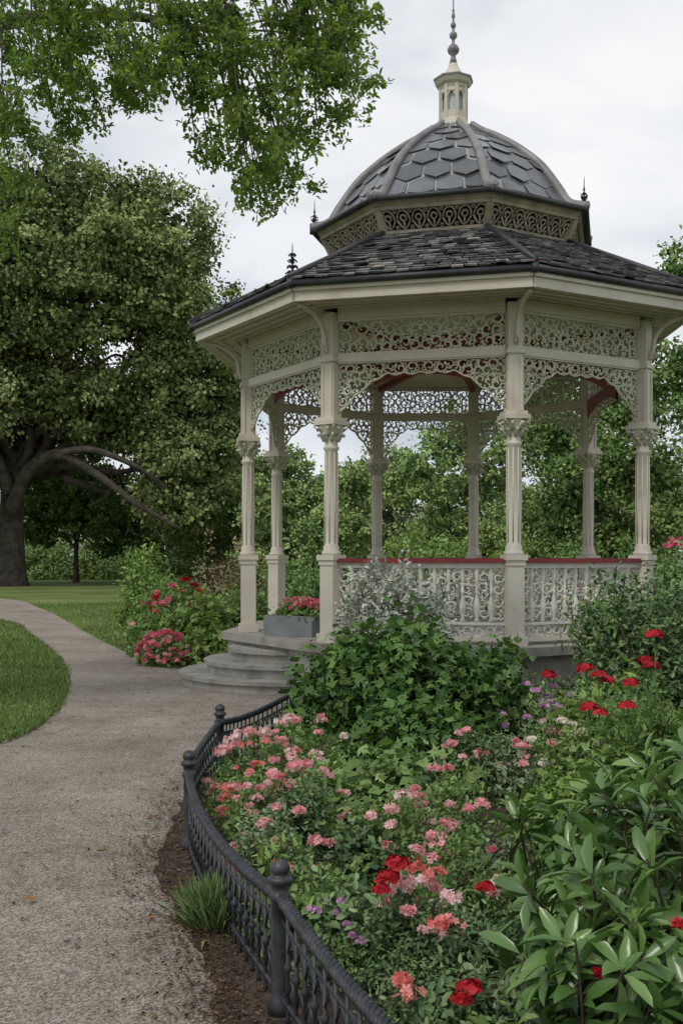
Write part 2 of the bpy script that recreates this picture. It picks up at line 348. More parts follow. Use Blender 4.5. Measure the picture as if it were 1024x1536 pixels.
for i,(c,d) in enumerate(zip(cols,dirs)):
    a=math.atan2(d[1],d[0]); x,y=c
    cm.box((x,y,FL+.05),(.25,.25,.1),a); cm.box((x,y,FL+.5),(.19,.19,.8),a); cm.box((x,y,FL+.93),(.215,.215,.06),a); cm.box((x,y,FL+.99),(.25,.25,.06),a)
    prof=[(.115,1.62),(.115,1.65),(.092,1.68),(.097,1.71),(.080,1.74),(.082,2.2),(.075,2.84),(.092,2.86),(.092,2.885),(.075,2.9),(.08,2.96),(.1,3.05),(.135,3.12),(.14,3.14)]
    cm.lathe(prof,(x,y,0),16)
    for k in range(8):
        t=a+math.pi/8+k*math.pi/4
        cm.tube([(x+.079*math.cos(t),y+.079*math.sin(t),1.76),(x+.081*math.cos(t),y+.081*math.sin(t),2.2),(x+.074*math.cos(t),y+.074*math.sin(t),2.82)],.009,4)
    cm.box((x,y,3.165),(.30,.30,.05),a); cm.box((x,y,3.21),(.25,.25,.04),a)
    cm.box((x,y,3.84),(.165,.165,1.22),a)
    for k in range(4):
        t=a+k*math.pi/2; off=np.array((math.cos(t),math.sin(t)))*.086; tn=np.array((-math.sin(t),math.cos(t)))
        for w in(-.06,.06):
            p=c+off+tn*w; cm.box((p[0],p[1],3.54),(.018,.03,.6),t)
    cm.box((x,y,3.90),(.215,.215,.05),a)
    for ring,(zz,rr,n) in enumerate(((2.95,.085,8),(3.02,.1,8))):
        for k in range(n):
            t=a+(k+.5*ring)*2*math.pi/n; e=np.array((math.cos(t),math.sin(t)))
            pts=[(*(c+e*(rr-.005)),zz),(*(c+e*(rr+.015)),zz+.05),(*(c+e*(rr+.05)),zz+.085),(*(c+e*(rr+.07)),zz+.075),(*(c+e*(rr+.065)),zz+.05)]
            cap.tube(pts,[.024,.028,.022,.018,.01],4)
    for k in range(4):
        t=a+math.pi/4+k*math.pi/2; e=np.array((math.cos(t),math.sin(t))); q=c+e*.17
        sp_=[(*(q+e*.035*math.cos(s)*(1-s/9)),3.11+.035*math.sin(s)*(1-s/9)) for s in np.linspace(0,7,12)]
        cap.tube(sp_,.012,4,ref=(-e[1],e[0],0))
    e=d; nrm=(-e[1],e[0],0)
    pts=[(*(c+e*.10),3.98),(*(c+e*.13),4.1),(*(c+e*.15),4.22),(*(c+e*.24),4.34),(*(c+e*.40),4.42),(*(c+e*.60),4.45)]
    cp=cat(pts,4); cm.tube(cp,[.03]*len(cp),4,ref=nrm)
    sp_=[(*(c+e*(.2+.055*math.cos(s)*(1-s/12))),4.40+.045*math.sin(s)*(1-s/12)) for s in np.linspace(0,9,18)]; cm.tube(sp_,.014,4,ref=nrm)
    sp_=[(*(c+e*(.15+.04*math.cos(s)*(1-s/12))),4.02+.04*math.sin(s)*(1-s/12)) for s in np.linspace(0,9,18)]; cm.tube(sp_,.014,4,ref=nrm)
cm.obj('columns',M['cream'],bs); cap.obj('column_capitals',M['lace'],bs)
bm_=MB(); lace=MB(); whit=MB(); redm=MB(); rv=MB()
def pack(W,H,inside,radii,seed,mirror=True,tries=500):
    r_=np.random.default_rng(seed); out=[]; C=np.zeros((0,3)); ang=np.linspace(0,2*math.pi,10)[:-1]
    Wh=W/2 if mirror else W
    for r in radii:
        for _ in range(tries):
            u=r_.random()*Wh; v=r_.random()*H
            if mirror and Wh-u<r*.95: 
                continue
            if len(C) and np.any(np.hypot(C[:,0]-u,C[:,1]-v)<(C[:,2]+r)*.90): continue
            if not all(inside(u+r*math.cos(t),v+r*math.sin(t)) for t in ang): continue
            C=np.vstack([C,(u,v,r)]); out.append((u,v,r,r_.random()*6.28,r_.choice([-1,1])))
    if mirror: out+=[(W-u,v,r,math.pi-a,-s) for u,v,r,a,s in out]
    return out
def strokes(circs,H=None):
    S=[]
    for u,v,r,a,s in circs:
        n=13 if r>.03 else 7; T=np.linspace(0,1,n)
        if r<=.03: rr=np.full(n,r); th=a+s*T*1.5*math.pi
        else: th=a+s*T*1.9*math.pi; rr=r*np.clip(1.25-T*.95,.25,1.2)
        P=np.stack([u+rr*np.cos(th),v+rr*np.sin(th)],1)
        S.append((P, r))
        if r>.03:
            for q in range(4):
                t=a+q*1.6; b=np.array([u+r*math.cos(t),v+r*math.sin(t)]); t2=t+s*1.1
                S.append((np.array([b,b+.35*r*np.array([math.cos(t2),math.sin(t2)]),b+.8*r*np.array([math.cos(t2+.5*s),math.sin(t2+.5*s)])]),.09))
    return S
def place(mb,S,b0,b1,t0,t1,W,H,rad):
    b0,b1,t0,t1=[np.array(q,float) for q in(b0,b1,t0,t1)]
    nrm=np.cross(b1-b0,t0-b0);nrm/=np.linalg.norm(nrm)
    for P,r in S:
        u=(P[:,0]/W)[:,None];v=np.clip(P[:,1]/H,0,1)[:,None]
        Q=(b0*(1-u)+b1*u)*(1-v)+(t0*(1-u)+t1*u)*v
        k=rad*(1.15 if r>.045 else .85)
        mb.tube(Q,k*np.linspace(1.2,.85,len(Q)),4,ref=nrm)
W0=1.9
Hu=.40; up_S=strokes(pack(W0,Hu,lambda u,v:0<=u<=W0 and 0<=v<=Hu,[.058,.046,.036,.027,.018],3,tries=700))
Hl=.60
def archlow(u):
    d=min(u,W0-u); return Hl-(.115+.03*abs(math.sin((u-W0/2)*math.pi/.19))+.44*max(0,1-d/.56)**1.35)
lo_S=strokes(pack(W0,Hl,lambda u,v:0<=u<=W0 and archlow(u)<=v<=Hl,[.052,.040,.030,.022,.016],4,tries=800))
edge=np.array([(u,archlow(u)) for u in np.linspace(0.0,W0,60)]); lo_S.append((edge,.06))
Hb=.13; band_S=strokes(pack(W0,Hb,lambda u,v:0<=u<=W0 and 0<=v<=Hb,[.055,.03,.02],6))
Hr=.62; rail_S=strokes(pack(W0,Hr,lambda u,v:0<=u<=W0 and 0<=v<=Hr and (abs(((u/W0*11)%1)-.5)<.40),[.055,.042,.028],8,tries=900))
for i in range(8):
    j=(i+1)%8; A=cols[i];B=cols[j]; L_=np.linalg.norm(B-A); t=(B-A)/L_; a=A+t*.09; b=B-t*.09
    f=lambda p,z:(p[0],p[1],z)
    bm_.beam(f(a,3.91),f(b,3.91),.10,.085); bm_.beam(f(a,3.865),f(b,3.865),.07,.03)
    bm_.beam(f(a,4.44),f(b,4.44),.10,.13)
    bm_.beam(f(a,3.965),f(b,3.965),.045,.03); bm_.beam(f(a,4.363),f(b,4.363),.045,.03)
    place(lace,up_S,f(a,3.975),f(b,3.975),f(a,4.355),f(b,4.355),W0,Hu,.0118)
    place(lace,lo_S,f(a,3.85-Hl),f(b,3.85-Hl),f(a,3.85),f(b,3.85),W0,Hl,.0112)
    if i in(0,7,6,1):
        inn=-(dirs[i]+dirs[j]); inn/=np.linalg.norm(inn); o=inn*.13
        uu=np.linspace(.2,.8,25); V=[];F=[]
        for u in uu:
            p=a*(1-u)+b*u+o; x_=abs(u-.5)/.30; lo=3.725-.11*x_**2.2
            V+=[(p[0],p[1],lo),(p[0],p[1],3.86),(p[0]+inn[0]*.03,p[1]+inn[1]*.03,lo),(p[0]+inn[0]*.03,p[1]+inn[1]*.03,3.86)]
        for k in range(24):
            q=4*k; F+=[(q,q+4,q+5,q+1),(q+2,q+3,q+7,q+6),(q,q+2,q+6,q+4)]
        rv.add(V,F)
    if i in(6,5,4): continue
    bm_.beam(f(a,.665),f(b,.665),.1,.05); 
    place(whit,band_S,f(a,.695),f(b,.695),f(a,.825),f(b,.825),W0,Hb,.010)
    whit.beam(f(a,.84),f(b,.84),.05,.03); whit.beam(f(a,1.49),f(b,1.49),.06,.04)
    place(whit,rail_S,f(a,.86),f(b,.86),f(a,1.47),f(b,1.47),W0,Hr,.0105)
    redm.beam(f(a,1.555),f(b,1.555),.16,.05); bm_.beam(f(a,1.523),f(b,1.523),.11,.014)
    nb=int(L_/.172)
    for k in range(nb+1):
        p=a+(b-a)*(k/nb)
        if k in(0,nb):continue
        whit.lathe([(.022,0),(.03,.02),(.018,.06),(.038,.13),(.042,.19),(.022,.27),(.014,.32),(.026,.34),(.014,.36),(.018,.46),(.03,.54),(.022,.6),(.03,.62)],(p[0],p[1],.855),8)
bm_.obj('beams',M['cream'],bs); lace.obj('lace_frieze',M['lace'],bs); whit.obj('balustrade',M['white'],bs); redm.obj('red_handrail',M['red'],bs); rv.obj('red_valance',M['red'],bs)
ce=MB()
def rings(mb,specs,sm=False):
    V=[];n=8
    for pts,z in specs:
        V+=[(p[0],p[1],z) for p in pts]
    F=[(k*n+i,k*n+(i+1)%n,(k+1)*n+(i+1)%n,(k+1)*n+i) for k in range(len(specs)-1) for i in range(n)]
    mb.add(V,F,sm)
def sc_(f): return [C0+(c-C0)*f for c in cols]
rings(ce,[(sc_(.96),4.40),(sc_(.40),4.46)]); ce.obj('ceiling',M['ceil'],bs)
rc=MB(); rings(rc,[(sc_(.40),4.44),(sc_(.36),4.34),(sc_(.10),4.30),(sc_(.04),4.5)])
for i in range(8): rc.beam((*sc_(.40)[i],4.385),(*sc_(.95)[i],4.345),.07,.07)
rc.obj('ceiling_red_boss',M['red'],bs)
ev=MB()
rings(ev,[([e-d*.04 for e,d in zip(eav,dirs)],4.475),([c-d*.02 for c,d in zip(cols,dirs)],4.515)])
for i in range(8):
    j=(i+1)%8; a,b=eav[i]-dirs[i]*.03,eav[j]-dirs[j]*.03
    ev.beam((*a,4.545),(*b,4.545),.045,.16); 
    a2,b2=eav[i],eav[j]; ev.beam((*a2,4.60),(*b2,4.60),.05,.05)
    for k in(.25,.5,.75):
        a3=cols[i]*(1-k)+eav[i]*k;b3=cols[j]*(1-k)+eav[j]*k; z=4.51-k*.04-.012; ev.beam((*a3,z),(*b3,z),.02,.015)
ev.obj('eave_fascia',M['cream'],bs)
gu=MB()
ge=[e+d*.04 for e,d in zip(eav,dirs)]
for i in range(8):
    j=(i+1)%8; gu.tube([(*ge[i],4.655),(*ge[j],4.655)],.042,8); gu.lathe([(.045,-.05),(.045,.05)],(*ge[i],4.655),8)
gu.obj('gutter',M['gutter'],bs)
ang=[math.radians(-81.95+45*k) for k in range(8)]
def oc(r): return [C0+r*np.array((math.cos(t),math.sin(t))) for t in ang]
DR=oc(1.62); ZD=5.66; ZE=4.68
ro=MB(); rings(ro,[([e+d*.02 for e,d in zip(eav,dirs)],ZE),(DR,ZD)]); ro.obj('roof_deck',M['gutter'],bs)
LV=[]
sl=MB()
for i in range(8):
    j=(i+1)%8; e0=np.array((*(eav[i]+dirs[i]*.06),ZE+.01));e1=np.array((*(eav[j]+dirs[j]*.06),ZE+.01));t0=np.array((*DR[i],ZD));t1=np.array((*DR[j],ZD))
    slope=np.linalg.norm((t0+t1-e0-e1)/2); nr=int(slope/.115); nrm=np.cross(e1-e0,t0-e0);nrm/=np.linalg.norm(nrm)
    if nrm[2]<0:nrm=-nrm
    for r in range(nr):
        v0=r/nr;v1=min(1,(r+1.55)/nr)
        w=np.linalg.norm((e1-e0)*(1-v0)+(t1-t0)*v0); n=max(2,int(w/.15)); 
        offs=.5*(r%2)
        for k in range(-1,n+1):
            u0=(k+offs+.02+.05*random.random())/n;u1=(k+1+offs-.02-.05*random.random())/n
            u0=max(0,u0);u1=min(1,u1)
            if u1-u0<.15/n: continue
            q=lambda u,v:(e0*(1-u)+e1*u)*(1-v)+(t0*(1-u)+t1*u)*v
            dz=.024*random.random()**2; dv=(random.random()-.5)*.3/nr; th=.012
            b0=q(u0,v0+dv)+nrm*(.03+dz);b1=q(u1,v0+dv+random.uniform(-.1,.1)/nr)+nrm*(.03+dz*random.random()*2);c1=q(u1,v1)+nrm*.008;c0=q(u0,v1)+nrm*.008
            sl.add([b0,b1,c1,c0,b0-nrm*th*1.6,b1-nrm*th*1.6],[(0,1,2,3),(4,5,1,0),(4,0,3),(1,5,2)])
            LV+= [float(np.clip(random.gauss(.47,.24),0,1))]*6
sl.obj('roof_slates',M['slate'],bs,LV)
hp=MB()
for i in range(8):
    p0=np.array((*(eav[i]+dirs[i]*.07),ZE+.045));p1=np.array((*DR[i],ZD+.04)); hp.tube([p0,(p0+p1)/2,p1],.038,6)
hp.obj('hip_flashing',M['gutter'],bs)
dm=MB(); dk=MB()
b_=oc(1.66);t_=oc(1.82); ZT=5.93
rings(dk,[(oc(1.50),ZD-.1),(oc(1.60),ZT)]); dk.obj('drum_recess',M['darkcore'],bs)
Wd,Hd=1.27,.27
def drumS():
    S=[]; n=7
    for k in range(n):
        u=(k+.5)*Wd/n; w=Wd/n
        th=np.linspace(math.pi*.0,math.pi,10); S.append((np.stack([u+w*.42*np.cos(th),.13+.12*np.sin(th)],1),.06))
        th=np.linspace(0,2*math.pi,10); S.append((np.stack([u+.035*np.cos(th),.16+.035*np.sin(th)],1),.05))
        S.append((np.array([(u-w*.42,.13),(u-w*.2,.06),(u,.03),(u+w*.2,.06),(u+w*.42,.13)]),.06))
        S.append((np.array([(u,.12),(u,.02)]),.05))
        th=np.linspace(0,2*math.pi,8); S.append((np.stack([u+w*.5+.018*np.cos(th),.05+.018*np.sin(th)],1),.02)); S.append((np.stack([u+w*.5+.018*np.cos(th),.235+.018*np.sin(th)],1),.02))
    return S
dS=drumS()
for i in range(8):
    j=(i+1)%8
    dm.beam((*b_[i],ZD+.0),(*b_[j],ZD+.0),.07,.05); dm.beam((*t_[i],ZT+.0),(*t_[j],ZT+.0),.07,.05)
    dm.beam((*b_[i],ZD-.02),(*t_[i],ZT+.02),.09,.07)
    place(dm,dS,(*b_[i],ZD+.01),(*b_[j],ZD+.01),(*t_[i],ZT-.01),(*t_[j],ZT-.01),Wd,Hd,.013)
dm.obj('drum_frieze',M['bronze'],bs)
co=MB(); k2=oc(1.96)
rings(co,[(oc(1.6),ZT+.02),(oc(1.87),ZT+.025),(oc(1.90),ZT+.075),(oc(1.6),ZT+.08)]); co.obj('drum_cornice',M['bronze'],bs)
cg=MB()
for i in range(8):
    j=(i+1)%8; cg.tube([(*k2[i],ZT+.09),(*k2[j],ZT+.09)],.034,8); cg.lathe([(.036,-.04),(.036,.045)],(*k2[i],ZT+.09),8)
cg.obj('dome_gutter',M['gutter'],bs)
prof=cat([(1.96,ZT+.10),(1.70,6.12),(1.54,6.36),(1.30,6.70),(.99,6.99),(.68,7.22),(.42,7.38),(.27,7.50)],5)
dome=MB(); rings(dome,[(oc(r),z) for r,z in prof]); dome.obj('dome_shell',M['seam'],bs)
sarc=np.concatenate([[0],np.cumsum(np.hypot(*np.diff(prof,axis=0).T))]); Ltot=sarc[-1]
dsn=MB();DLV=[]
for i in range(8):
    j=(i+1)%8
    def q(u,s):
        r=np.interp(s,sarc,prof[:,0]);z=np.interp(s,sarc,prof[:,1])
        a=C0+r*np.array((math.cos(ang[i]),math.sin(ang[i])));b=C0+r*np.array((math.cos(ang[i]+math.pi/4),math.sin(ang[i]+math.pi/4)))
        p=a*(1-u)+b*u; return np.array((p[0],p[1],z))
    am=ang[i]+math.pi/8
    H=.40; sb=.10; row=0
    while sb<Ltot-.05:
        r=np.interp(sb,sarc,prof[:,0]); w=2*r*math.sin(math.pi/8)
        tw=.36; n=w/tw; st_=.5*(row%2); kk=int(n/2)+2
        for k in range(-kk,kk+1):
            uc=.5+(k+st_)/n
            sh=[(0,-.5),(.25,-.375),(.5,-.25),(.5,.25),(.25,.375),(0,.5),(-.25,.375),(-.5,.25),(-.5,-.25),(-.25,-.375)]
            us=[uc+x*.91/n for x,_ in sh]
            if max(us)<.03 or min(us)>.97: continue
            us=[min(.985,max(.015,u)) for u in us]
            if max(us)-min(us)<.12/n: continue
            tilt=random.uniform(.004,.045); pts=[]
            for (x,y),u in zip(sh,us):
                s=min(Ltot-.01,max(.03,sb+y*H*.92)); p=q(u,s); s2=min(Ltot,s+.05); s1=max(0,s-.05); d=q(u,s2)-q(u,s1)
                nrm=np.array((math.cos(am),math.sin(am),0)); nr=nrm-d*np.dot(nrm,d)/np.dot(d,d); nr/=np.linalg.norm(nr)
                pts.append(p+nr*(.010+tilt*(.5-y)))
            dsn.add(pts,[tuple(range(10))]); DLV+=[float(np.clip(random.gauss(.5,.28),0,1))]*10
        sb+=H*.75; row+=1
do=dsn.obj('dome_scales',M['scale'],bs,DLV); md=do.modifiers.new('s','SOLIDIFY'); md.thickness=.010; md.offset=-1
rb=MB()
for i in range(8):
    pts=[(*(C0+(r+.02)*np.array((math.cos(ang[i]),math.sin(ang[i])))),z+.025) for r,z in prof]; rb.tube(pts,np.linspace(.072,.04,len(pts)),6)
rb.obj('dome_ribs',M['lead'],bs)
la=MB(); z=7.47; q_=.78
la.lathe([(.34*q_,0),(.34*q_,.05),(.29*q_,.08),(.28*q_,.13),(.25*q_,.15)],(CX,CY,z),8,ang[0],False)
LR=.178
for t in ang:
    p=C0+LR*np.array((math.cos(t),math.sin(t))); la.box((p[0],p[1],z+.38),(.045,.045,.48),t)
for i in range(8):
    a=C0+LR*np.array((math.cos(ang[i]),math.sin(ang[i])));b=C0+LR*np.array((math.cos(ang[i]+math.pi/4),math.sin(ang[i]+math.pi/4)))
    for v in(.2,.55,.6): la.beam((*a,z+v),(*b,z+v),.03,.07 if v!=.2 else .1)
    for s_ in(0,1):
        pts=[]
        for tt in np.linspace(0,1,5):
            u=tt*.5 if s_==0 else 1-tt*.5; pts.append((*(a*(1-u)+b*u),z+.40+.13*math.sin(tt*math.pi/2)))
        la.tube(pts,.015,4)
la.lathe([(.2,.62),(.24,.64),(.265,.68),(.265,.70),(.22,.71)],(CX,CY,z),8,ang[0],False)
la.lathe([(.17,.71),(.16,.76),(.115,.83),(.075,.89),(.06,.94),(.045,.96)],(CX,CY,z),16)
la.obj('lantern',M['cream'],bs)
lg=MB(); lg.lathe([(.14,.14),(.14,.62)],(CX,CY,z),8,ang[0],False); lg.obj('lantern_glass',M['glass'],bs)
lr=MB(); lr.lathe([(.278,.695),(.283,.72),(.23,.735),(.172,.74)],(CX,CY,z),8,ang[0],False); lr.obj('lantern_cap_edge',M['lead'],bs)
fi=MB()
def fin(mb,c,z0,H,s,n=10):
    base=[(.055,0),(.04,.06),(.03,.10),(.075,.14),(.085,.18),(.06,.22),(.022,.25),(.02,.30),(.05,.325),(.055,.35),(.05,.375),(.018,.40),(.017,.44),(.035,.455),(.038,.48),(.03,.50),(.015,.52),(.014,.56),(.028,.58),(.022,.61),(.012,.64),(.02,.66),(.01,.68),(.008,.9),(.002,1)]
    mb.lathe([(r*s,zz*H) for r,zz in base],(c[0],c[1],z0),n)
fin(fi,C0,8.42,1.12,1.0,12); fi.obj('top_finial',M['lead'],bs)
sf=MB()
for k in(6,1,2,4):
    p=C0+1.93*np.array((math.cos(ang[k]),math.sin(ang[k]))); fin(sf,p,ZT+.10,.42,.62)
    for q in range(4):
        t=q*math.pi/2+.4; e=np.array((math.cos(t),math.sin(t))); sf.tube([(*(p+e*.01),ZT+.2),(*(p+e*.045),ZT+.24),(*(p+e*.05),ZT+.28),(*(p+e*.02),ZT+.29)],.008,4)
for k in(6,2):
    p=np.array((*(eav[k]*.32+DR[k]*.68),)); z0=ZE*.32+ZD*.68; fin(sf,p,z0,.5,.8)
    for zz in(.1,.18,.26,.34):
        for q in range(6):
            t=q*math.pi/3+zz*9; e=np.array((math.cos(t),math.sin(t))); w=.12-zz*.2; sf.tube([(*p,z0+zz),(*(p+e*w*.6),z0+zz+.01),(*(p+e*w),z0+zz-.02)],.011,4)
sf.obj('corner_finials',M['gutter'],bs)

# planter box
pb=empty('planter_box')
b=MB(); az=math.radians(-57.5+25); px,py=-.58,13.44
for dx,dy,w,d in((0,-.17,.74,.025),(0,.17,.74,.025),(-.36,0,.025,.315),(.36,0,.025,.315)):
    ca,sa=math.cos(az),math.sin(az)
    b.box((px+dx*ca-dy*sa,py+dx*sa+dy*ca,.73),(w,d,.255),az)
b.box((px,py,.82),(.69,.31,.02),az); b.box((px,py,.615),(.69,.31,.02),az)
b.obj('box_sides',M['bluebox'],pb)
l=Leaves(); 
for dx in(-.1,.12,.28): mound(l,(px+dx*math.cos(az),py+dx*math.sin(az)),.15,.2,300,.05,z0=.82)
l.obj('planter_leaves',M['shrub'],pb)
l=Leaves(); pts=[]
for _ in range(34):
    dx=random.uniform(-.02,.36); pts.append((px+dx*math.cos(az)+random.uniform(-.1,.1),py+dx*math.sin(az)+random.uniform(-.12,.1),.94+random.uniform(0,.13)))
heads(l,pts,.035,9,.026); l.obj('planter_flowers',M['hotpink'],pb)

# ------------------------------------------------------------ iron fence
fe=empty('iron_fence')
posts=[(.62,1.55),(-.214,3.70),(-.83,5.78),(-.87,7.60),(-.42,9.15),(.35,9.9)]
seg=cat(posts,24)
iron=MB()
for k,(x,y) in enumerate(posts):
    iron.lathe([(.044,0),(.044,.04),(.034,.06),(.030,.09),(.029,.30),(.029,.40),(.038,.405),(.038,.425),(.030,.43),(.030,.455),(.043,.465),(.046,.48),(.036,.487),(.026,.492),(.034,.502),(.036,.515),(.030,.53),(.016,.54),(.004,.545)],(x,y,0),14)
for k in range(len(posts)-1):
    S=seg[k*24:(k+1)*24+1]; d=np.concatenate([[0],np.cumsum(np.hypot(*np.diff(S,axis=0).T))]); Lk=d[-1]
    def at(s): return np.array((np.interp(s,d,S[:,0]),np.interp(s,d,S[:,1])))
    def zt(s): t=s/Lk; return .415-.07*4*t*(1-t)*.9
    ns=int(Lk/.012); ss=np.linspace(0,Lk,ns)
    for ph in(0,2.094,4.189):
        pts=[]
        for s in ss:
            p=at(s); t=at(min(s+.01,Lk))-at(max(s-.01,0)); t/=np.linalg.norm(t); n2=np.array((-t[1],t[0])); a=s/.085*2*math.pi+ph
            pts.append((*(p+n2*.0145*math.cos(a)),zt(s)+.0145*math.sin(a)))
        iron.tube(pts,.0115,5)
    iron.tube([(*at(s),.07) for s in np.linspace(0,Lk,20)],.010,4); iron.tube([(*at(s),zt(s)-.075) for s in np.linspace(0,Lk,20)],.007,4)
    nb=int(Lk/.095)
    for q in range(1,nb):
        s=q*Lk/nb; p=at(s); z1=zt(s)-.01
        iron.lathe([(.011,0),(.007,.03),(.007,z1*.45),(.014,z1*.48),(.014,z1*.52),(.007,z1*.55),(.007,z1)],(p[0],p[1],.0),6)
        s2=min(Lk,s+Lk/nb); p2=at(s2); pm=at((s+s2)/2)
        if q<nb-1:
            iron.tube([(*p,zt(s)-.16),(*(p*.7+p2*.3),zt(s)-.10),(*pm,zt(s)-.078),(*(p*.3+p2*.7),zt(s)-.10),(*p2,zt(s2)-.16)],.0055,4)
            iron.tube([(*p,.10),(*(p*.7+p2*.3),.15),(*pm,.17),(*(p*.3+p2*.7),.15),(*p2,.10)],.0055,4)
iron.obj('posts_and_rails',M['iron'],fe)

# ------------------------------------------------------------ litter
l=Leaves(); n=11000
s=rng.integers(8,70,n); base=R1[s]; off=np.abs(rng.normal(0,.15,n))*np.where(rng.random(n)<.62,1,-.9)
P=np.stack([base[:,0]+off,base[:,1]+rng.normal(0,.08,n),.012+rng.random(n)*.01],1)
l.add(T_DIA,P,rng.normal(size=(n,3))*np.array((1,1,.15)),rdir(n)*.5+np.array((0,0,1)),.008+.02*rng.random(n)**2,rng.normal(.35,.2,n))
n=900; P=np.stack([rng.uniform(-3.4,.2,n),rng.uniform(2.3,14,n),np.full(n,.014)],1)
l.add(T_LEAF,P,rng.normal(size=(n,3))*np.array((1,1,.1)),rdir(n)*.3+np.array((0,0,1)),.010+.035*rng.random(n)**3,rng.normal(.55,.25,n))
n=55; P=np.stack([rng.uniform(-1.7,.0,n),rng.uniform(2.4,7.5,n),np.full(n,.018)],1)
l.add(T_LEAF,P,rng.normal(size=(n,3))*np.array((1,1,.1)),rdir(n)*.4+np.array((0,0,1)),.03+.03*rng.random(n),rng.normal(.88,.12,n))
l.obj('fallen_leaves',M['litter'])
l=Leaves(); n=1100; r=np.abs(rng.normal(0,.055,n)); a=rng.random(n)*6.28
P=np.stack([-.52+r*np.cos(a),4.58+r*np.sin(a),np.zeros(n)],1)
X=np.stack([np.cos(a)*r*8,np.sin(a)*r*8,np.ones(n)],1)+rng.normal(size=(n,3))*.18
l.add((T_B[0]*np.array((1,.35,1)),T_B[1]),P,X,rdir(n),.12+.12*rng.random(n),rng.normal(.5,.2,n)); l.obj('grass_clump',M['tuft'])

# ------------------------------------------------------------ flower bed
def infence(x,y):
    fx=np.interp(y,seg[:,1][np.argsort(seg[:,1])],seg[:,0][np.argsort(seg[:,1])]); return x>fx+.12
gc=Leaves(); gc2=Leaves(); gc3=Leaves()
cnt=0
for _ in range(1300):
    y=1.9+9.6*random.random()**1.25; x=random.uniform(-.8,3.6)
    if not infence(x,y) or cnt>235: continue
    if y>9.2 and x<.2: continue
    if x>.62*y+.6: continue
    cnt+=1
    r=random.uniform(.14,.26)*(.8+.06*y); h=random.uniform(.16,.34)*(.65+.07*y)
    if y<2.9 : h*=.6
    u=random.random(); tgt=gc if u<.48 else (gc2 if u<.8 else gc3)
    mound(tgt,(x,y),r,h,int(700 if y<6 else 420),random.choice([.020,.028,.04])*(1+.06*y),lvm=random.uniform(.35,.75),T=T_LEAF if y<5 else T_DIA)
gc.obj('groundcover_plants',M['shrub']); gc2.obj('bedding_foliage',M['shrubd']); gc3.obj('sage_plants',M['sage'])

def bush(name,parts,mat,flowers=None,stems=True):
    e=empty(name); l=Leaves()
    for p in parts:
        mound(l,*p[:5],**(p[5] if len(p)>5 else {}))
    l.obj('foliage',mat,e)
    if stems:
        m=MB()
        for p in parts:
            (x,y),r,h=p[0],p[1],p[2]; z0=(p[5] if len(p)>5 else {}).get('z0',0)
            for k in range(6):
                a=random.random()*6.28; m.tube([(x+.03*math.cos(a),y+.03*math.sin(a),0),(x+r*.3*math.cos(a),y+r*.3*math.sin(a),(z0+h)*.5),(x+r*.6*math.cos(a),y+r*.6*math.sin(a),z0+h*.75)],[.014,.010,.004],5)
        m.obj('stems',M['twig'],e)
    if flowers:
        for i,(pts,fn,mt) in enumerate(flowers):
            l=Leaves(); fn(l,pts); l.obj('blossoms_%d'%i,mt,e)
    return e
def domepts(cx,cy,r,h,n,z0=0,front=True):
    o=[]
    while len(o)<n:
        d=rdir(1)[0]
        if d[2]<.1 or (front and d[1]>.5): continue
        o.append((cx+d[0]*r,cy+d[1]*r,z0+d[2]*h+.03))
    return o
H1=lambda l,p:heads(l,p,.040,18,.0175)
H2=lambda l,p:heads(l,p,.032,12,.016)
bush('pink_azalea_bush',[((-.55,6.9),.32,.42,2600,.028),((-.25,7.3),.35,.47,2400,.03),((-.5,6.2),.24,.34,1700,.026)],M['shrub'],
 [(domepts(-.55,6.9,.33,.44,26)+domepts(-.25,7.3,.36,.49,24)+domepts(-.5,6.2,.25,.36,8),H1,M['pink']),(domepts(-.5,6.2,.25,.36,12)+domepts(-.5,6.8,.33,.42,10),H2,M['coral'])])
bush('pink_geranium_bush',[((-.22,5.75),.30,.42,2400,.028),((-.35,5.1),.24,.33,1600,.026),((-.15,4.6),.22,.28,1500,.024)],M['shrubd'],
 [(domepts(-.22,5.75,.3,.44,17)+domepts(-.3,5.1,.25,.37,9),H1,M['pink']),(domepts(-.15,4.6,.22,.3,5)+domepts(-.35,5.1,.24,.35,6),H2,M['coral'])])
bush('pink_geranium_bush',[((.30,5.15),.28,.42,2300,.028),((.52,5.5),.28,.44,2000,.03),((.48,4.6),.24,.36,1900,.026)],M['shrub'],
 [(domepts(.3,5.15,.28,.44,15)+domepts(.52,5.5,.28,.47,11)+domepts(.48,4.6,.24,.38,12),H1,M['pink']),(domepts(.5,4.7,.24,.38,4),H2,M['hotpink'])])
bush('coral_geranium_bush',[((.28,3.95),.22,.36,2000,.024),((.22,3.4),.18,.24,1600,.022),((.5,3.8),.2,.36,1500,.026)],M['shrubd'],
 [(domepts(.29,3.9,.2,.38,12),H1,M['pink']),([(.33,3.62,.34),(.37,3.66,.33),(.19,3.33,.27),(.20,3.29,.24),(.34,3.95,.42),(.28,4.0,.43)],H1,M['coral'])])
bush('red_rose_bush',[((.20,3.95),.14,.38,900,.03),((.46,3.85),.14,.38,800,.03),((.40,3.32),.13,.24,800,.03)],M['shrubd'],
 [([(.165,3.80,.44),(.20,3.84,.48),(.14,3.74,.42),(.50,3.70,.44),(.385,3.22,.285),(.36,3.18,.27)],lambda l,p:roses(l,p,.042),M['redp'])])
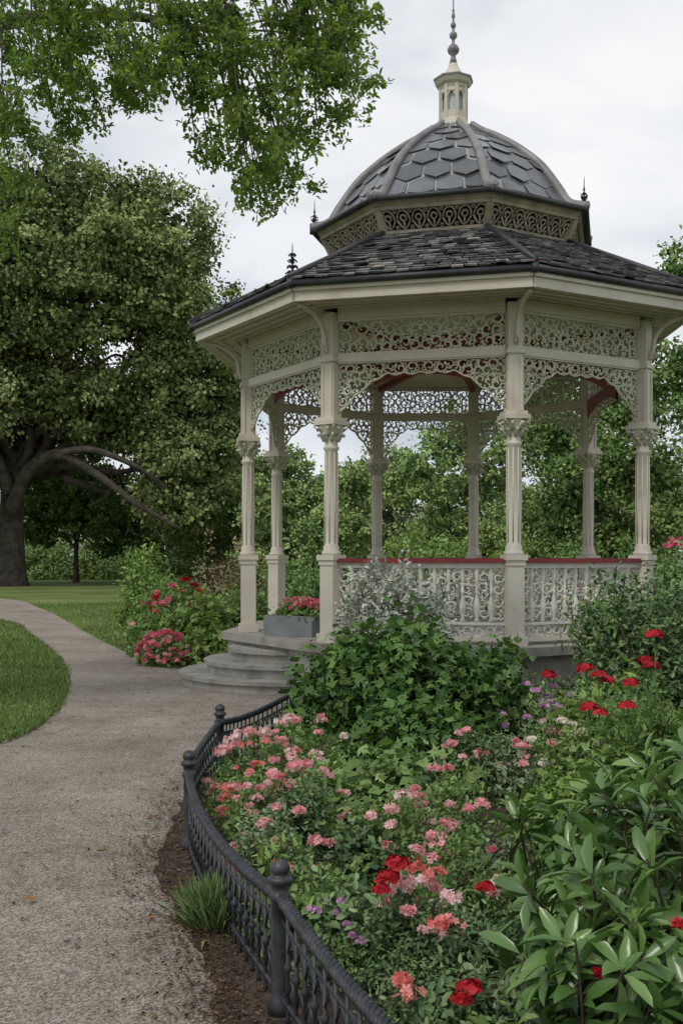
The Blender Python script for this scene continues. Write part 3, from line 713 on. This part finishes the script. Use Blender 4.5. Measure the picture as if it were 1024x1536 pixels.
bush('purple_verbena',[((-.03,3.95),.14,.20,900,.02)],M['shrub'],[([(-.12,4.0,.27),(-.09,3.98,.27),(-.02,3.93,.28),(.0,3.97,.31),(.04,3.8,.24),(.06,3.8,.22),(.02,3.86,.26)],lambda l,p:heads(l,p,.016,8,.012),M['purple'])])
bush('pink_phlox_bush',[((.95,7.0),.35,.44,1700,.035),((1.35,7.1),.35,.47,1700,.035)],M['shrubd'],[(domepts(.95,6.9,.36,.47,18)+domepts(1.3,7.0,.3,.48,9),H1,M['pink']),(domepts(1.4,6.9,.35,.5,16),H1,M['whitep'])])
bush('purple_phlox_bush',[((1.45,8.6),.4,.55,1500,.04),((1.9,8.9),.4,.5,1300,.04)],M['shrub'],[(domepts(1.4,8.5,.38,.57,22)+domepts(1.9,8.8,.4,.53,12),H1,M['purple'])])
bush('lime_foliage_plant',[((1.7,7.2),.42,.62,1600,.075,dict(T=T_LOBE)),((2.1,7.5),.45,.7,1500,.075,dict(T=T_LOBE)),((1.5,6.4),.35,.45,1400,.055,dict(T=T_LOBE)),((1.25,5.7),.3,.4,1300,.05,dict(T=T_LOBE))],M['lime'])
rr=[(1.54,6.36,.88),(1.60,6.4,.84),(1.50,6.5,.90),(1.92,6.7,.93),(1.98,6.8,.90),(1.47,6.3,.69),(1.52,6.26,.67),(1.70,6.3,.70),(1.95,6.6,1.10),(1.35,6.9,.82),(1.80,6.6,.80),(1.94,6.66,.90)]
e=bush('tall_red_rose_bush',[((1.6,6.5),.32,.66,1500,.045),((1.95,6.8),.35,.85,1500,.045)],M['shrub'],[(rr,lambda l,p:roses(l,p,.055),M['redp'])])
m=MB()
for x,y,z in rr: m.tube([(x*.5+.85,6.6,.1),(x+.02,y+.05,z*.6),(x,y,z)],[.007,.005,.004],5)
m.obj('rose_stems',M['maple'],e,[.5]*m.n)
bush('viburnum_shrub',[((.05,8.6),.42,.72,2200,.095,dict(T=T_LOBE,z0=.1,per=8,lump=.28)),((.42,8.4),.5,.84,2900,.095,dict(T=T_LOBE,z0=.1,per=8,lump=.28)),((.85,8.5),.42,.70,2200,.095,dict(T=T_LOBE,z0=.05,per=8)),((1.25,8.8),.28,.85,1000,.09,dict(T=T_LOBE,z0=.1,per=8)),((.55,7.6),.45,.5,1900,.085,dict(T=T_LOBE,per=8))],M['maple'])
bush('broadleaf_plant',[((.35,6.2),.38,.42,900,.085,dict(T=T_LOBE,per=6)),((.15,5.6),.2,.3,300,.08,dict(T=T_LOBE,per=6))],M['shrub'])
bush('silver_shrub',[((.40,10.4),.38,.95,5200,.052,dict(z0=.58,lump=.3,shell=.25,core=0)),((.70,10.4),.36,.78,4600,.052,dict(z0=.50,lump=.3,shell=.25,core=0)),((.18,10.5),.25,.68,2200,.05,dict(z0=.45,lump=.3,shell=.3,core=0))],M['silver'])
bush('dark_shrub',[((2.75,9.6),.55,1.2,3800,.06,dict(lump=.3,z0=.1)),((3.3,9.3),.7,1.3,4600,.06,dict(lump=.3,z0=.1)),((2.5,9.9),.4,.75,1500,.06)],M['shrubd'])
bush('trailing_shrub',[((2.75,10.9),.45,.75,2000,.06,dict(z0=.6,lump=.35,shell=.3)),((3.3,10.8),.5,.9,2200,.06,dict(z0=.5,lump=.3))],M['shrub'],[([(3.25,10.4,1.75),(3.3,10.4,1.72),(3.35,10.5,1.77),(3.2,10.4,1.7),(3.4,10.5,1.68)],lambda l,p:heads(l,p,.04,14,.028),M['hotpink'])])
# rhododendron
rh=empty('rhododendron_bush'); l=Leaves(); sm=MB()
cen=[(1.15,3.55,.62,.88),(1.55,4.0,.7,1.0),(.80,3.05,.36,.5),(1.3,2.7,.55,.62),(1.05,4.4,.45,.72),(1.9,3.2,.6,.95)]
for cx,cy,r,h in cen:
    for _ in range(int(95*r/.5)):
        d=rdir(1)[0]; d[2]=abs(d[2]); 
        k=.5+.55*random.random()**.6
        p=np.array((cx+d[0]*r*k,cy+d[1]*r*k,.03+d[2]*h*k))
        ax=unit((d*.9+rng.normal(size=3)*.45+np.array((0,0,.55)))[None])[0]
        n=random.randint(6,10); a=np.arange(n)*2.4+random.random()*6
        t1=unit(np.cross(ax,(.3,.5,.1))[None])[0]; t2=np.cross(ax,t1)
        el=rng.uniform(-.2,.95,n)
        X=np.cos(a)[:,None]*t1+np.sin(a)[:,None]*t2; X=X*np.cos(el)[:,None]+ax*np.sin(el)[:,None]
        Z=ax[None]-X*np.sum(ax*X,1)[:,None]+rng.normal(size=(n,3))*.2
        off=-ax[None]*(rng.random(n)*.08)[:,None]
        l.add(T_RHN,np.repeat(p[None],n,0)+off+X*.008,X,Z,rng.uniform(.085,.165,n),np.full(n,rng.normal(.5,.18))+rng.normal(0,.12,n))
        sm.tube([p,p-ax*.1+np.array((0,0,-.02)),p-ax*.22+np.array((0,0,-.12))],[.004,.005,.006],4)
l.obj('leaves',M['rhodo'],rh,True); sm.obj('stems',M['twig'],rh)
l=Leaves(); heads(l,[(.98,3.1,.52),(.72,3.0,.42),(1.1,3.3,.9)],.014,8,.016); l.obj('buds',M['redp'],rh)

# ------------------------------------------------------------ left shrubs
bush('green_shrub',[((-4.35,23.5),.45,1.5,3200,.11,dict(lump=.3)),((-4.0,23.0),.42,1.1,2200,.11),((-3.65,22.6),.4,.95,1700,.11)],M['lime'])
bush('red_flowering_shrub',[((-2.55,18.2),.62,1.15,3800,.085,dict(lump=.3)),((-3.1,18.6),.5,.95,2800,.085)],M['shrub'],[(domepts(-2.75,18.0,.65,1.2,30),lambda l,p:heads(l,p,.06,9,.045),M['redp']),(domepts(-3.0,18.3,.6,1.1,18),lambda l,p:heads(l,p,.055,10,.045),M['hotpink'])])
bush('bronze_leaved_shrub',[((-2.4,19.8),.6,1.7,3600,.085,dict(lump=.35,shell=.4)),((-1.8,19.5),.6,1.5,3000,.085,dict(lump=.3,shell=.4))],M['rust'])
bush('border_shrub',[((-3.4,20.5),.5,1.0,2400,.09),((-3.0,17.2),.42,.65,1800,.085),((-1.6,17.5),.5,1.0,2200,.09)],M['shrub'])
bush('leafy_green_shrub',[((-2.05,16.3),.45,.85,1500,.12,dict(T=T_LOBE)),((-2.5,16.7),.4,.7,1300,.12,dict(T=T_LOBE)),((-1.95,15.7),.28,.45,700,.11,dict(T=T_LOBE))],M['lime'])
bush('pink_flower_mound',[((-2.62,15.75),.42,.42,1700,.07)],M['shrub'],[(domepts(-2.62,15.7,.42,.46,40),lambda l,p:heads(l,p,.05,12,.035),M['hotpink']),(domepts(-2.6,15.7,.42,.44,18),lambda l,p:heads(l,p,.045,12,.03),M['pink'])])

# ------------------------------------------------------------ trees
def branch(mb,p0,p1,r0,r1,bend=.15,k=6,n=7):
    p0=np.array(p0,float);p1=np.array(p1,float);L=np.linalg.norm(p1-p0)
    pts=[p0]
    for i in range(1,k): pts.append(p0+(p1-p0)*i/k+rng.normal(size=3)*L*bend*.35)
    pts.append(p1); c=cat(pts,3); mb.tube(c,np.linspace(r0,r1,len(c)),n)
    return c
def tree(name,x,y,blobs,n,leaf,mat,tr,trh,clump=.8,limbs=9,base=0,per=60,droop=.2):
    e=empty(name); l=Leaves(); B=[(x+a,y+b,c,r,r2,r3) for a,b,c,r,r2,r3 in blobs]
    crown(l,B,n,leaf,clump,per=per,droop=droop); l.obj('crown',mat,e)
    m=MB(); m.tube([(x,y,base-.1),(x,y,.25),(x+.05*tr,y,.8),(x-.1*tr,y,trh*.5),(x+.1*tr,y,trh)],[tr*1.55,tr*1.2,tr,tr*.92,tr*.85],12)
    for i in range(min(limbs,len(B))):
        b=B[i]; c=branch(m,(x,y,trh*.95),(b[0],b[1],b[2]),tr*.45,tr*.08)
        for _ in range(4):
            q=c[random.randint(len(c)//2,len(c)-1)]; d=rdir(1)[0]; branch(m,q,q+d*np.array(b[3:6])*.8,tr*.12,tr*.03,k=4,n=5)
    m.obj('trunk',M['bark'],e); return e
ox,oy=-18.0,58
ob=[(7.4,0,19.2,3.5,4,3.0),(2.2,1,20.8,4.4,5,3.6),(-3.5,0,20,4.8,5,4.0),(8.8,-1,14.9,3.7,4,2.9),(4.2,-2,15.0,4.2,4,3.0),(-.7,-1,14.0,4.6,5,3.2),(8.4,1,10.5,3.4,4,2.6),(5.0,1,9.8,3.6,4,2.2),(9.8,0,6.9,2.8,3,2.5),(9.0,1,4.6,2.6,3,1.8),(1.6,1,11.0,3.6,4,2.3),(-4,0,11,5,5,3.6),(-8,0,15,5,5,5),(10.8,0,11.8,2.2,2.6,2.0),(6.6,-3,17.5,2.8,3,2.2),(1,-4,17,3.6,3,2.6),(-2,-4,9.6,3.6,3,2.0),(-6,-3,6,3.4,3,3),(11.0,2,8.6,2.0,2.4,2.0),(3.4,3,8.2,3.2,2.5,1.6),(-1,3,8.4,3,2.5,1.8)]
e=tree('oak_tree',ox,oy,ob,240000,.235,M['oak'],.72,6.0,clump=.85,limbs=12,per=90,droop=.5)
m=MB()
c=cat([(ox+.3,oy-1,4.0),(ox+1.2,oy-1.5,6.0),(ox+3,oy-2,7.0),(ox+5.0,oy-2,6.0),(ox+7.2,oy-2,4.4),(ox+9.6,oy-2,3.0)],5); m.tube(c,np.linspace(.42,.10,len(c)),9)
c=cat([(ox+3,oy-2,7.0),(ox+5,oy-2.5,7.2),(ox+7.5,oy-2.3,6.2),(ox+9,oy-2,5)],5); m.tube(c,np.linspace(.24,.08,len(c)),7)
c=cat([(ox+.2,oy-1,5),(ox-1,oy-1.5,8),(ox-2.5,oy-2,9.5),(ox-5,oy-2,9.6)],5); m.tube(c,np.linspace(.42,.12,len(c)),9)
m.obj('low_limbs',M['bark'],e)
def rblobs(h,r,n=7,low=.3):
    o=[]
    for k in range(n):
        a=k*2.4+random.random(); t=low+(1-low)*(k+.5)/n; rr=r*(.35+.35*random.random())*(1.2-abs(t-.6))
        o.append((rr*math.cos(a),rr*math.sin(a),h*t-r*.2,r*.5*(1.25-.5*abs(t-.5)),r*.5,r*.42))
    return o
def T(name,x,y,h,r,n,mat,leaf=.2,low=.3,k=7): tree(name,x,y,rblobs(h,r,k,low),int(n*1.5),leaf*1.0,mat,max(.14,h*.022),h*.35,clump=.5,limbs=6)
T('small_maple_tree',-16.5,66,7.5,3.6,14000,M['bgdark'],.25,low=.5)
T('birch_tree',-9.5,74,8.5,4.2,14000,M['bghaze'],.25)
T('elm_tree',-6.6,66,8.6,3.6,14000,M['bglight'],.22,low=.2)
T('elm_tree',-1.6,57,7.0,3.6,15000,M['bglight'],.2,low=.2)
T('birch_tree',2.6,64,7.8,3.8,15000,M['bghaze'],.2,low=.2)
T('lime_tree',6.4,52,9.0,3.6,17000,M['bglight'],.18,low=.15)
T('beech_tree',10.0,42,10,3.6,18000,M['bgmid'],.17,low=.12)
T('beech_tree',13.4,34,12.0,3.6,26000,M['bgmid'],.15,low=.15,k=10)
T('beech_tree',17.5,30,11,4,14000,M['bgdark'],.16,low=.15)
T('ash_tree',12.0,27,7.2,2.6,16000,M['bgdark'],.12,low=.15)
T('holly_tree',7.4,31,5.8,2.3,16000,M['bgdark'],.12,low=.12)
def back(name,spec,mat,size=.11):
    bush(name,[((x,y),r,h,int(1400*r*h+500),size*1.05,dict(lump=.3)) for x,y,r,h in spec],mat)
back('light_green_shrub',[(1.7,25,1.0,2.1),(2.9,25.5,1.1,2.3),(3.9,25,1,1.8),(-2.6,32,1.1,1.5)],M['lime'])
back('background_shrub',[(-1.6,29,1.1,1.6),(-.4,27,1.0,1.4),(5.2,24,1.2,1.9),(6.5,23,1.2,2.0),(7.8,22,1.3,2.1),(9.4,22,1.4,2.4)],M['shrub'])
back('dark_green_shrub',[(2.2,22,1.0,1.2),(4,21.5,1.1,1.3),(5.6,20.5,1.1,1.4),(.4,21.5,.8,.9),(7.2,18.5,1.2,1.8),(6.2,15.5,1.0,1.6),(5.5,13.2,.9,1.5),(5.2,11.4,.8,1.5)],M['shrubd'],.09)
back('far_shrub',[(-23,78,3,2.4),(-27,76,3,2.8),(-17.5,82,3,2.6),(-13,80,2.5,2.0),(-20,74,1.6,1.3),(-16.4,75,1.4,1.1)],M['bgmid'],.22)
l=Leaves(); bl=[]
for k in range(46):
    x=-85+k*4.2+random.uniform(-1.5,1.5); y=random.uniform(95,118); h=random.uniform(6,13)
    bl.append((x,y,h*.45,3.8,4,h*.5)); bl.append((x+random.uniform(-2,2),y-3,h*.2,3.2,3,h*.22))
crown(l,bl,80000,.5,1.2,sat=3); l.obj('distant_trees',M['bghaze'])

# overhanging tree (trunk left of frame)
e=empty('overhanging_tree'); m=MB(); l=Leaves()
tb=(-6.6,9.5)
m.tube(cat([(tb[0],tb[1],-.1),(tb[0],tb[1],.4),(tb[0]+.1,tb[1],2),(tb[0]+.25,tb[1]-.1,4),(tb[0]+.6,tb[1]-.3,6.4)],4),np.linspace(.42,.22,17),12)
L1=cat([(tb[0]+.3,tb[1]-.1,4.6),(-4.6,9.0,6.0),(-3,8.5,6.35),(-1.6,8.2,6.3),(-.5,8.1,6.05),(.1,8.0,5.7)],6); m.tube(L1,np.linspace(.16,.012,len(L1)),8)
L2=cat([(tb[0]+.3,tb[1],4.2),(-4.8,9.6,5.5),(-3.4,9.0,6.0),(-2.0,8.8,6.1),(-1.0,8.7,5.9)],6); m.tube(L2,np.linspace(.14,.014,len(L2)),8)
L3=cat([(tb[0]+.6,tb[1]-.3,6.2),(-4,8.6,7.4),(-2,8.2,7.4),(0,8,7.0)],6); m.tube(L3,np.linspace(.14,.03,len(L3)),8)
LL=np.concatenate([L1[6:],L2[6:],L3[6:]])
tips=[(-.68,4.36),(-.60,4.58),(-.36,4.48),(-.46,4.72),(-.74,4.76),(-.19,4.80),(-.30,5.06),(.05,5.04),(.0,5.22),(.16,5.48),(.10,5.7),(-.80,5.05),(-.45,4.95),(-1.05,4.75),(-1.32,5.1),(-1.5,5.05),(-1.1,5.1),(-1.95,5.0),(-1.75,5.3),(-2.27,5.0),(-2.47,4.75),(-2.6,4.45),(-.06,5.7),(-.46,5.35),(-.92,5.35),(-1.2,5.5),(-1.67,5.4),(-2.07,5.4),(-2.4,5.4),(-2.7,5.0),(-2.2,5.7),(-1.4,5.7),(-.7,5.6),(-.3,5.55),(-1.9,5.7),(-2.8,5.6),(-1.0,5.8),(-2.9,4.6),(-2.75,4.2),(-2.1,5.1)]
for tx,tz in tips:
  for rep in range(3):
    x=tx+random.gauss(0,.07); z_=tz+abs(random.gauss(0,.10)); y=random.uniform(7.6,8.8)
    tip=np.array((x,y,z_)); d=np.linalg.norm(LL-(tip+np.array((-.5,0,.5))),axis=1); o=LL[np.argmin(d)]
    c=cat([o,o*.5+tip*.5+np.array((.0,0,.2)),tip+np.array((-.05,0,.10)),tip],6); m.tube(c,np.linspace(.011,.002,len(c)),4)
    for s in range(9):
        q=c[random.randint(int(len(c)*.4),len(c)-1)]; dd=rdir(1)[0]*np.array((.19,.19,.12))+np.array((.03,0,-.03)); t2=q+dd
        m.tube([q,(q+t2)/2+np.array((0,0,.02)),t2],[.003,.002,.0015],3)
        n=26; tt=.25+.75*rng.random(n); P=q+(t2-q)*tt[:,None]*1.15+rng.normal(size=(n,3))*.026
        X=rng.normal(size=(n,3))*.9+dd*2+np.array((0,0,-.25)); 
        l.add(T_LEAF,P,X,rdir(n)*.9+np.array((0,0,.7)),rng.uniform(.032,.066,n),rng.normal(.52,.14)+rng.normal(0,.16,n))
l.obj('leaves',M['overleaf'],e); m.obj('branches',M['bark'],e)
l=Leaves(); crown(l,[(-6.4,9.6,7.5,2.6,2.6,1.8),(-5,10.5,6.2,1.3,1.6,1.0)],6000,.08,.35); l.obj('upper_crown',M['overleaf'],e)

# ------------------------------------------------------------ world, sun, camera
w=bpy.data.worlds.new("World"); sc.world=w; w.use_nodes=True; nt=w.node_tree; nt.nodes.clear(); L=nt.links
out=N(nt,'ShaderNodeOutputWorld'); bg=N(nt,'ShaderNodeBackground'); sky=N(nt,'ShaderNodeTexSky',sky_type='NISHITA'); sky.sun_disc=False
el,az=math.radians(52),math.radians(-145)
sky.sun_elevation=el; sky.sun_rotation=az; bg.inputs['Strength'].default_value=.1; L.new(sky.outputs[0],bg.inputs[0])
tc=N(nt,'ShaderNodeTexCoord'); mp=N(nt,'ShaderNodeMapping'); mp.inputs['Scale'].default_value=(1,1,2.6); mp.inputs['Location'].default_value=(.35,0,.2); L.new(tc.outputs['Generated'],mp.inputs[0])
n1=noise(nt,2.6,4,.52,mp.outputs[0]); n1.inputs['Distortion'].default_value=.3
r=ramp(nt,[(.32,(.50,.55,.62)),(.45,(.68,.72,.77)),(.56,(.89,.905,.925)),(.68,(1.0,1.0,1.0))]); L.new(n1.outputs['Fac'],r.inputs[0])
bg2=N(nt,'ShaderNodeBackground'); bg2.inputs['Strength'].default_value=1.05; L.new(r.outputs[0],bg2.inputs[0])
mx=N(nt,'ShaderNodeMixShader'); mx.inputs[0].default_value=.88; L.new(bg.outputs[0],mx.inputs[1]); L.new(bg2.outputs[0],mx.inputs[2]); L.new(mx.outputs[0],out.inputs[0])
sd=bpy.data.lights.new('sun','SUN'); sd.energy=1.5; sd.angle=math.radians(12); sd.color=(1,.955,.88); so=link(bpy.data.objects.new('sun',sd))
v=Vector((math.sin(az)*math.cos(el),math.cos(az)*math.cos(el),math.sin(el))); so.rotation_euler=v.to_track_quat('Z','Y').to_euler(); so.location=(0,0,30)
cd=bpy.data.cameras.new('camera'); co_=link(bpy.data.objects.new('camera',cd)); co_.location=(0,0,1.6); co_.rotation_euler=(math.pi/2,0,0)
cd.sensor_width=36; cd.lens=36*1590/1536; cd.shift_y=67/1536; cd.clip_end=3000; cd.clip_start=.05
sc.camera=co_
print('verts',sum(len(o.data.vertices) for o in bpy.data.objects if o.type=='MESH'))
